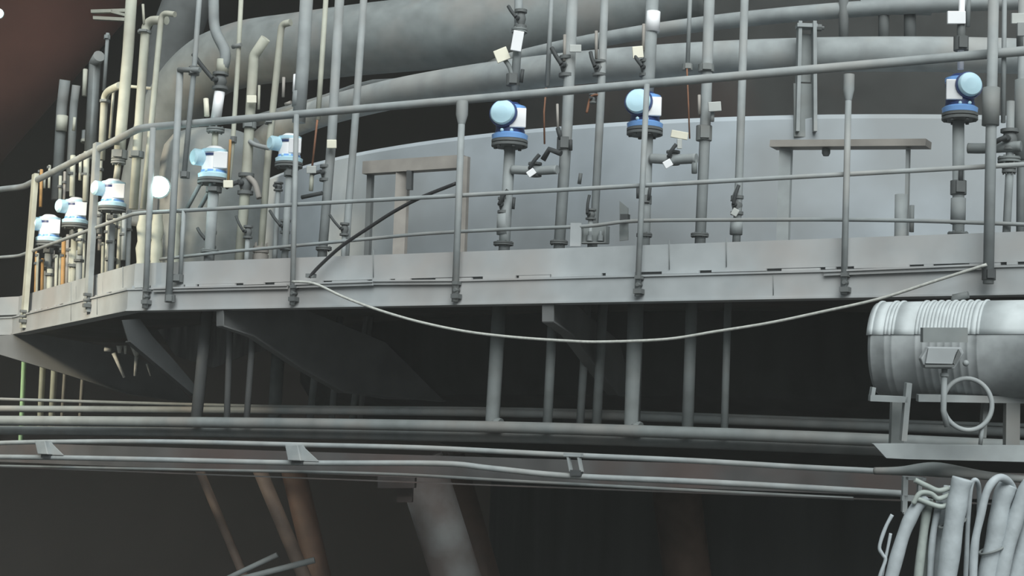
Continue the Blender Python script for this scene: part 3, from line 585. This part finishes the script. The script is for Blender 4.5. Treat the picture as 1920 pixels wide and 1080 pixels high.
instrument(402, 305, 66, 72, .28, 'blue and white instrument with side knob, right of two slim post pipes', -1, style='knob')
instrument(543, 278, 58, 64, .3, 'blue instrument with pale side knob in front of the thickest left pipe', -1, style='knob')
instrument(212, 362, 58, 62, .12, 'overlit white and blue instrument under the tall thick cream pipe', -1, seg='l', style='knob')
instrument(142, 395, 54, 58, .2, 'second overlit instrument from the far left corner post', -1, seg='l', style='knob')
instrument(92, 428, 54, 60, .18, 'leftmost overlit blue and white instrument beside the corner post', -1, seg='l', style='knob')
plate = thing('tag_plate', F(1793, 32, .3), 'white box on the pipe above the rightmost blue instrument', 'tag'); plate_tag(plate, 1793, 33, .3, 34, 24, 0, WHITE, name='plate')
plate = thing('tag_plate', F(1910, 35, .3), 'grey white box near the top right corner', 'tag'); plate_tag(plate, 1911, 35, .3, 30, 20, 0, TAGG, name='plate'); plate_tag(plate, 1914, 55, .3, 14, 26, 0, GREY, name='stem')
plate = thing('tag_plate', F(1274, 254, .3), 'cream tilted tag standing on the cross pipe valve', 'tag'); plate_tag(plate, 1274, 253, .3, 32, 14, -10, TAGW, name='plate'); plate_tag(plate, 1274, 270, .3, 9, 18, 0, TAGG, name='stem')

# inclined pipes behind the left instrument
for i, (p, q, wd, lb) in enumerate((((378, 340), (350, 392), 10, 'left one of the two slanting grey struts below left blue instrument'), ((400, 345), (372, 395), 10, 'right one of the two slanting grey struts below left blue instrument'))):
    tag(MB().tube([F(*p, .4), F(*q, .4)], .018, 10).build('slanting_strut', GREY), lb, 'strut')

# ------------------------------------------------------------------ lamps
def lamp(px, py, wpx, p, lb, power):
    r = wr(p, wpx); t = thing('flood_lamp', p+V(0, .02, -r), lb, 'lamp')
    MB().sphere(p, r, 20).build('lamp_glass', LAMP, t, label='glowing blue-white glass')
    MB().lathe(p+V(0, r*.4, 0), V(0, 1, 0), [(0, r*1.1), (r*.8, r*.8), (r*1.4, r*.4)], 16).build('lamp_housing', MID, t)
    d = bpy.data.lights.new('lamp_light', 'POINT'); d.energy = power; d.color = (.75, 1, .97); d.shadow_soft_size = r
    o = bpy.data.objects.new('lamp_light', d); sc.collection.objects.link(o); o.location = p - V(0, r*1.3, 0)
lamp(297, 350, 40, F(297, 350, .12), 'glaring round lamp glowing greenish white behind the left railing', 5)
lamp(-3, 25, 18, D(-3, 25, 24), 'tiny bright lamp cut by the top left picture edge', 3)

# ------------------------------------------------------------------ ropes and hose
rp = [(548, 528), (590, 532), (640, 555), (700, 578), (780, 602), (870, 621), (960, 632), (1060, 639), (1130, 641), (1250, 636), (1340, 622), (1440, 606), (1540, 585), (1650, 560), (1750, 528), (1850, 496)]
tag(MB().tube(smooth_path([F(x, y, -.14) for x, y in rp], 6), 0.010, 8).build('sagging_rope', ROPE), 'pale rope sagging in a long curve below the walkway edge', 'rope')
hp = [(580, 520), (600, 498), (640, 462), (690, 428), (740, 396), (790, 370), (855, 344)]
t = thing('black_hose', F(580, 520, -.05), 'black rubber hose arching diagonally across the railing', 'hose')
MB().tube(smooth_path([F(x, y, -.06+.02*i) for i, (x, y) in enumerate(hp)], 6), 0.0135, 10).build('hose', BLACK, t)
MB().box(F(583, 517, -.05), RIGHT*.03, N_MAIN*.02, UP*.015).build('end_clamp', MID, t)

# ------------------------------------------------------------------ lower pipes beneath the gallery
def M_(px, py, off): return F(px, py, off, 'm')
def hpipe(name, lb, pts, wpx, off, m=GREY, cat='pipe', group=None):
    P3 = smooth_path([M_(x, y, off) for x, y in pts], 5); r = wr(M_(960, 800, off), wpx)
    return tag(MB().tube(P3, r, 14).build(name, m), lb, cat, group)
hpipe('header_pipe', 'thick grey horizontal header pipe under the platform brackets', [(-80, 788), (400, 792), (900, 800), (1300, 812), (1640, 825), (2000, 842)], 22, .45, GREYD)  # darker grey stands in for shade under the platform
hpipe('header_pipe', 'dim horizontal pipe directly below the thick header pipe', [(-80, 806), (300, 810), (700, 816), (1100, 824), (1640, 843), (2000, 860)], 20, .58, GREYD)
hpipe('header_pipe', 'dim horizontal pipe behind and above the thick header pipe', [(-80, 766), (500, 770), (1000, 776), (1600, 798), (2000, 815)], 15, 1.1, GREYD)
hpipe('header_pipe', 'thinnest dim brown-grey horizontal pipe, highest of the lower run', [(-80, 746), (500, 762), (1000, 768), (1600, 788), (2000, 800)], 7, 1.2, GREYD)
hpipe('conduit', 'upper of the two pale thin conduits along the bottom tray', [(-80, 834), (60, 829), (300, 828), (560, 834), (800, 840), (1060, 853), (1300, 864), (1500, 876), (1700, 886)], 10, .15, cat='conduit')
hpipe('conduit', 'lower of the two pale thin conduits along the bottom tray', [(-80, 856), (100, 858), (300, 862), (560, 868), (820, 869), (920, 878), (1060, 892), (1300, 903), (1500, 914), (1700, 926)], 11, .12, cat='conduit')
hpipe('conduit', 'thin dim horizontal pipe below the lower pale conduit', [(-80, 872), (300, 880), (700, 888), (1000, 904), (1600, 935)], 6, .3, GREYD, 'conduit')
tr = thing('cable_tray', M_(960, 890, .3), 'dark long cable tray behind the two pale thin conduits', 'cable tray')
mb = MB()
a, b = M_(-80, 845, .5), M_(2000, 916, .5); d = (b-a).normalized(); mb.box((a+b)/2, d*(b-a).length/2, N_MAIN*.012, UP*.085)
a, b = M_(-80, 872, .35), M_(2000, 950, .35); mb.box((a+b)/2, (b-a)/2, N_MAIN*.16, UP*.004)
mb.build('tray_body', UNDER, tr)
def tray_bracket(px, y0, y1, wd, m, lb, openf=False):
    a, b = M_(px, y0, .1), M_(px+6, y1, .1); r = wr(a, wd); t = thing('conduit_bracket', b, lb, 'bracket', 'brackets clamping the two thin conduits')
    u = V(N_MAIN.y, -N_MAIN.x, 0)
    if openf:
        for q in (-1, 1): MB().box((a+b)/2+u*q*r*.8, (a-b)/2, N_MAIN*.015, u*.008).build('side_bar', m, t)
        MB().box(a, u*r*1.3, N_MAIN*.02, UP*.012).build('top_clip', m, t)
    else:
        MB().box((a+b)/2, (a-b)/2, N_MAIN*.05, u*r).build('plate', m, t, bevel=.006)
        MB().prism([a+u*r, b+u*r, b+u*r*3.2], N_MAIN*.01).build('gusset', m, t)
    MB().box(b-UP*.01, u*r*.8, N_MAIN*.02, UP*.02).build('bottom_clip', DARK, t)
tray_bracket(82, 826, 852, 26, GREY, 'leftmost pale clamp bracket holding the two thin conduits')
tray_bracket(553, 834, 864, 30, GREY, 'pale clamp bracket on the thin conduits below the first big support bracket')
tray_bracket(1075, 853, 884, 28, GREY, 'open pale clamp bracket on the thin conduits at centre', True)
# drop pipes from deck
for x0, y0, x1, y1, wd, mm, lb in ((383, 640, 368, 785, 22, WEB, 'leftmost dim drop pipe under the platform'), (430, 655, 425, 788, 12, WEB, 'thin dim drop pipe, second from left under the platform'), (472, 655, 462, 788, 12, WEB, 'thin dim drop pipe, third from left under the platform'),
        (522, 650, 513, 790, 25, GREYD, 'thick grey drop pipe behind the first big support bracket'), (592, 690, 580, 790, 14, GREYD, 'drop pipe right of the thick one behind the first big bracket'), (628, 710, 621, 790, 12, GREYD, 'thin drop pipe below the lowest edge of the first big bracket'),
        (667, 735, 658, 790, 12, GREYD, 'short pale drop pipe emerging under the tip of the first big bracket'), (680, 738, 674, 790, 10, WEB, 'short dim drop pipe right beside the short pale one'),
        (932, 640, 922, 792, 27, GREYD, 'thick grey drop pipe left of the second big bracket, with elbow foot'), (1034, 640, 1026, 798, 18, GREYD, 'grey drop pipe just left of the second big bracket'), (1096, 660, 1087, 800, 15, GREYD, 'thin grey drop pipe behind the second big bracket, left one'),
        (1126, 660, 1118, 800, 18, GREYD, 'grey drop pipe behind the second big bracket, right one'), (1190, 630, 1184, 800, 30, GREYD, 'thickest grey drop pipe right of the second big bracket, with elbow foot'), (1296, 600, 1289, 803, 22, GREYD, 'grey drop pipe second from right under the platform'), (1364, 600, 1358, 806, 14, GREYD, 'rightmost thin grey drop pipe under the platform')):
    off = .5 if x0 < 500 else (2.0 if x0 < 700 else (.8 if 1090 < x0 < 1130 else .5))
    a, b = F(x0, y0, off), F(x1, y1+4, off); top = to_z(b, a, Z0+1.29); r = wr(a, wd)
    pts = [top, b]
    if wd > 24:
        e = F(x1+16, y1+6, off); pts = round_corners([top, F(x1+1, y1+2, off), e], .08)
    tag(MB().tube(pts, r, 14).build('drop_pipe', mm), lb, 'pipe', 'drop pipes between platform and header')
# white tapering streaks at left
t = thing('white_streak', D(230, 660, 15.5), 'white tapering streaks hanging under the platform at left', 'deposit')
for x0, y0, x1, y1, w0, w1 in ((213, 662, 233, 708, 8, 5), (196, 655, 208, 656, 8, 7), (224, 648, 224, 662, 12, 6), (253, 646, 256, 668, 20, 8), (256, 668, 253, 705, 8, 5), (235, 648, 235, 664, 7, 4), (275, 682, 282, 705, 4, 2)):
    a, b = D(x0, y0, 15.5), D(x1, y1, 15.5); MB().tube([a, b], [wr(a, w0), wr(a, w1)], 8).build('streak', OFFWHITE, t)

# ------------------------------------------------------------------ columns and braces below
def column(name, p, q, wpx, d, m, lb, cap=None, cat='column'):
    a, b = D(*p, d), D(*q, d); b = a + (b-a)*((0-a.z)/(b.z-a.z))
    t = thing(name, b, lb, cat); MB().tube([a, b], wr(a, wpx), 22).build('shaft', m, t)
    if cap:
        MB().box(D(cap[0], cap[1], d-.6), RIGHT*wr(a, cap[2]), V(0, .15, 0), UP*.05).build('cap_plate', UNDER, t)
        MB().box(D(cap[0]+15, cap[1]+22, d-.55), RIGHT*.06, V(0, .1, 0), UP*.07).build('cap_lug', UNDER, t)
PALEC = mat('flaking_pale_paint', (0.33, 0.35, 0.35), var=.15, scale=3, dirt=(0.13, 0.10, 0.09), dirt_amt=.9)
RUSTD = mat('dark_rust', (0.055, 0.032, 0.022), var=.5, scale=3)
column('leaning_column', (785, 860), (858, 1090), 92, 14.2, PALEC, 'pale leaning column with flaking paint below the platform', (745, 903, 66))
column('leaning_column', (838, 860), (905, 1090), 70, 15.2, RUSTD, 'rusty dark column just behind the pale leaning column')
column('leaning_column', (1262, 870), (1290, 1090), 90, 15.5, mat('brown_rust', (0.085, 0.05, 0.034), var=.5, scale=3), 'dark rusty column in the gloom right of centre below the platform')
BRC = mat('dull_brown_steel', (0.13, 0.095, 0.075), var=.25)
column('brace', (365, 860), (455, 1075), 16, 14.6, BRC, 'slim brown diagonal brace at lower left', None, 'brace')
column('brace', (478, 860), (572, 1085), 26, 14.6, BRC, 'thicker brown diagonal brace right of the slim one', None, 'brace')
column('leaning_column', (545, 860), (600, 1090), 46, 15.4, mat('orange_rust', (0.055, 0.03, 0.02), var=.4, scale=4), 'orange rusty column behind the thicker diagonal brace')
for p, q, wd, lb in (((440, 1078), (520, 1040), 10, 'pale pipe rising right at the bottom left of the picture'), ((455, 1085), (590, 1050), 12, 'lower pale pipe across the bottom of the braces')):
    a, b = D(*p, 14), D(*q, 14); tag(MB().tube([a-(b-a)*.5, b], wr(a, wd), 12).build('cross_pipe', GREYD), lb, 'pipe')

# ------------------------------------------------------------------ drum with stand at right
dA = D(1647, 657, 9.6); dd = V(.88, -.47, 0).normalized(); rr = wr(dA, 178)
DL = 1.5
drum = thing('ribbed_drum', dA - UP*rr, 'big dusty horizontal drum with ribbed pale top at the right edge', 'drum')
prof = [(0, rr*.8), (.01, rr*.93), (.03, rr)]
for h in (.10, .14, .27, .31, .35, .39, .43, .47, .51, .55, .60, .88):
    prof += [(h, rr), (h+.004, rr*1.012), (h+.011, rr*1.012), (h+.015, rr)]
prof += [(DL, rr)]
MB().lathe(dA, dd, prof, 56).build('cladding', mat('dusty_cladding', (0.24, 0.26, 0.265), var=.25, scale=9, dirt=(0.36, 0.38, 0.39), dirt_amt=.4), drum)
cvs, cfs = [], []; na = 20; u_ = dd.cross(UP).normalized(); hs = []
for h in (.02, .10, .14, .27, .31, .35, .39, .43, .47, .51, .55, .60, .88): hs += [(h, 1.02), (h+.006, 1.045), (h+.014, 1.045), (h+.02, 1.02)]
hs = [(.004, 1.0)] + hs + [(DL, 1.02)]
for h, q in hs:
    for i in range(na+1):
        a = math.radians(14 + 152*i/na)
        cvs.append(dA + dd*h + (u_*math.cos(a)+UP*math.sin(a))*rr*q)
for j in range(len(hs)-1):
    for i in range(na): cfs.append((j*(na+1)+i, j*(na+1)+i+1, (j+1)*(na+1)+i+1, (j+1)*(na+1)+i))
cv = MB(); cv.v = cvs; cv.f = cfs; cv.sm = ['auto']*len(cfs)  # added arc: light from above and dust put into a paler colour
co = cv.build('lit_ribbed_top', mat('pale_dust_and_toplight', (.46, .50, .51), var=.1, scale=10), drum, label='pale ribbed drum top, dust and overhead light put in its colour')
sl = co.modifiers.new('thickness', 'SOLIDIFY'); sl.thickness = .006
MB().tube([dA+dd*.42+UP*rr, dA+dd*.42+UP*(rr+.025), dA+dd*.5+UP*(rr+.04)], .02, 10).build('lifting_lug', MID, drum)
stand = thing('drum_stand', D(1690, 835, 9.3), 'welded steel stand carrying the ribbed drum', 'stand')
def sb_(p, q, wd, d=9.2, thick=.03, par=stand, nm='bar', m=GREYD):
    a, b = D(*p, d), D(*q, d); t = (b-a).normalized(); s = t.cross(FWD).normalized()
    return MB().box((a+b)/2, (b-a)/2, FWD*thick, s*wr(a, wd)).build(nm, m, par)
sb_((1630, 746), (1700, 749), 11, m=GREY, nm='cross_rail'); sb_((1720, 746), (1960, 750), 13, m=GREY, nm='cross_rail'); sb_((1637, 726), (1634, 745), 7, m=GREY, nm='end_lug')
sb_((1703, 718), (1693, 826), 10, m=GREY, nm='leg'); sb_((1683, 752), (1680, 838), 24, d=9.35, nm='leg'); sb_((1897, 755), (1896, 838), 26, d=9.2, nm='leg'); sb_((1847, 748), (1842, 820), 9, d=9.3, nm='leg')
lw = [D(x, y, 8.9) for x, y in ((1636, 832), (1700, 832), (1760, 834), (2000, 836), (2000, 867), (1700, 860), (1660, 858))]
o = MB().prism(lw, FWD*.05).build('beam_plate', GREY); tag(o, 'flat grey beam with slanted left end under the drum stand', 'beam')
# junction floodlight
fl = thing('flood_light', D(1770, 832, 8.75), 'boxy grey floodlight on a short pole before the ribbed drum', 'floodlight')
cL = D(1765, 672, 8.7); kk = 8.7/FP
q = [D(x, y, 8.7) for x, y in ((1738, 650), (1800, 651), (1805, 662), (1787, 692), (1731, 690), (1724, 672))]
MB().prism(q, FWD*.06).build('housing', PLATE, fl, bevel=.006)
q = [D(x, y, 8.655) for x, y in ((1740, 653), (1793, 654), (1785, 682), (1735, 681))]
MB().prism(q, FWD*.02).build('front_glass', PLATE, fl)
q = [D(x, y, 8.66) for x, y in ((1797, 655), (1802, 664), (1789, 684), (1786, 680))]; MB().prism(q, FWD*.02).build('side_vent', MID, fl)
MB().box(D(1760, 686, 8.65), RIGHT*27*kk, FWD*.02, UPV*2.2*kk).build('bezel', MID, fl)
MB().tube([D(1771, 692, 8.7), D(1769, 770, 8.7), D(1776, 800, 8.7)], 5.5*kk, 12).build('pole', GREY, fl)
MB().lathe(D(1771, 706, 8.7), UP, [(0, 8*kk), (6*kk, 8*kk)], 12).build('collar', GREY, fl)
MB().sphere(D(1811, 681, 8.7), 6*kk, 10).build('knob', GREY, fl)
a = D(1770, 628, 8.95); o = MB().box(a, RIGHT*43*kk, FWD*.03, UPV*14*kk).build('back_plate', GREYD, fl)
hc = D(1814, 758, 8.72); loop = []
for i in range(48):
    a = 2*math.pi*i/48; loop.append(hc + RIGHT*math.cos(a)*46*kk + UPV*math.sin(a)*48*kk + FWD*.02*math.sin(a*1))
t = thing('cable_loop', hc-UP*.13, 'round loop of grey conduit in front of the drum stand', 'conduit')
MB().tube(loop, 4.6*kk, 10, closed=True).build('loop', GREY, t)
MB().tube([D(1842, 800, 8.72), D(1838, 834, 8.72)], 4*kk, 8).build('tail', GREY, t)

# fat wrapped conduit end, square frame and hanging hoses
hp_ = smooth_path([D(1640, 883, 9.3), D(1690, 883, 9.2), D(1740, 880, 9.1), D(1790, 884, 9.0), D(1860, 893, 9.0), D(1960, 902, 8.9)], 6)
ra = [wr(D(0, 0, 9), 14 + 14*math.exp(-((i-14)/7)**2)) for i in range(len(hp_))]
tag(MB().tube(hp_, ra, 16).build('lagged_conduit', GREYD), 'swollen dusty wrapped conduit above the hanging hoses', 'conduit')
fq = thing('conduit_rack', D(1700, 962, 9.1), 'square grey channel frame where thin conduits end at right', 'frame')
for p, q, wd in (((1697, 893), (1695, 960), 9), ((1725, 895), (1722, 945), 7), ((1697, 896), (1735, 898), 6), ((1690, 933), (1730, 935), 10), ((1694, 960), (1712, 968), 7)):
    sb_(p, q, wd, 9.1, .02, fq, 'channel', GREY)
def hose(lb, pts, wd, d, m=HOSE, g='thick hoses hanging at lower right', nm='hanging_hose', ties=()):
    P3 = smooth_path([D(x, y, d+(z if z else 0)) for x, y, z in pts], 6); r = wr(P3[0], wd)
    rads = [r*(1+.05*math.sin(i*.9+wd)) for i in range(len(P3))]
    if not ties:
        return tag(MB().tube(P3, rads, 16).build(nm, m), lb, 'hose', g)
    t = thing(nm, P3[-1], lb, 'hose', g); MB().tube(P3, rads, 16).build('hose', m, t)
    for x, y, w2 in ties:
        c = D(x, y, d); rt = wr(c, w2); pl = [c + RIGHT*math.cos(a)*rt + FWD*math.sin(a)*rt + UPV*.02*math.cos(a) for a in [2*math.pi*i/24 for i in range(24)]]
        MB().tube(pl, .006, 8, closed=True).build('tie', GREYD, t)
    return t
hd = 7.6
hose('leftmost fat pale hose in the hanging bundle', [(1735, 930, 0), (1716, 955, 0), (1695, 1000, 0), (1672, 1080, 0), (1650, 1180, 0)], 25, hd)
hose('greenish grey hose second in the hanging bundle from left', [(1742, 935, .03), (1733, 990, .03), (1722, 1080, .03), (1715, 1180, .03)], 17, hd, HOSEG)
hose('narrow pale hose third in the hanging bundle from left', [(1762, 940, .02), (1750, 1000, .02), (1744, 1080, .02), (1740, 1180, .02)], 13, hd)
hose('thin dim cord between the left hoses', [(1738, 960, .09), (1736, 1020, .09), (1733, 1180, .09)], 8, hd, HOSEG)
hose('very thick pale hose tied with wire, left one', [(1805, 897, -.05), (1797, 930, -.05), (1788, 985, -.05), (1775, 1080, -.05), (1760, 1180, -.05)], 38, hd, ties=((1786, 981, 48),))
hose('thick pale hose tucked left behind the very thick tied hose', [(1784, 912, .08), (1774, 990, .08), (1758, 1080, .08), (1745, 1180, .08)], 30, hd)
hose('slim loop of pale hose hanging right of the very thick tied hose', [(1806, 1180, 0), (1812, 1050, 0), (1816, 960, 0), (1822, 908, 0), (1832, 902, 0), (1836, 930, .05), (1834, 990, .08), (1822, 1180, .08)], 9, hd)
hose('arched hose looping over the top of the bundle', [(1824, 1180, -.1), (1826, 1040, -.1), (1838, 970, -.1), (1852, 918, -.1), (1872, 896, -.08), (1893, 905, -.02), (1903, 930, .05)], 15, hd)
hose('very thick pale hose tied with wire, right one', [(1890, 908, 0), (1878, 940, 0), (1868, 1000, 0), (1852, 1080, 0), (1840, 1180, 0)], 36, hd, ties=((1860, 1030, 46),))
hose('pale hose tucked right behind the right very thick tied hose', [(1905, 925, .1), (1896, 980, .1), (1882, 1080, .1), (1875, 1180, .1)], 24, hd)
hose('thick pale hose sweeping down near right edge', [(1932, 905, -.02), (1915, 940, -.02), (1896, 1000, -.02), (1876, 1080, -.02), (1860, 1180, -.02)], 30, hd)
hose('last thick pale hose at the right picture edge', [(1950, 930, .02), (1928, 1000, .02), (1905, 1080, .02), (1890, 1180, .02)], 34, hd)
hose('thin frayed wire curling left of the hanging bundle', [(1673, 965, 0), (1660, 990, 0), (1649, 1025, 0), (1655, 1040, 0), (1660, 1050, 0), (1650, 1080, 0), (1640, 1120, 0)], 7, hd, g='thin wires by the hoses', nm='frayed_wire')
hose('second thin frayed wire joining the curling one', [(1670, 1000, .02), (1664, 1030, .02), (1659, 1052, .02), (1654, 1080, .02)], 6, hd, g='thin wires by the hoses', nm='frayed_wire')
t = thing('wire_knot', D(1750, 950, hd), 'tangle of pale cords knotted at the top of the hose bundle', 'cord')
for pts in ([(1712, 945), (1725, 925), (1745, 925), (1760, 935), (1785, 925)], [(1720, 935), (1745, 945), (1768, 950), (1790, 938)], [(1715, 900), (1740, 912), (1760, 920), (1780, 915)]):
    P3 = smooth_path([D(x, y, hd-.03) for x, y in pts], 5); MB().tube(P3, .012, 8).build('cord', HOSEG, t)

# ------------------------------------------------------------------ background ducts upper left
a, b = D(-150, 282, 27), D(190, -106, 27)
tag(MB().tube([a, b], wr(a, 250), 36).build('inclined_duct', mat('red_brown_rust', (0.24, 0.10, 0.072), var=.3, scale=.5, rough=.95)), 'huge rust-brown slanting duct in the upper left corner', 'duct')
t = thing('crossbeam', D(205, 28, 22), 'thin pale crossbeam high in the upper left gloom', 'beam')
for p, q, wd in (((172, 22), (238, 20), 6), ((176, 34), (236, 37), 6), ((210, 22), (240, 30), 5)):
    a, b = D(*p, 22), D(*q, 22); MB().box((a+b)/2, (b-a)/2, FWD*.05, UPV*wr(a, wd)).build('flange', CREAM, t)
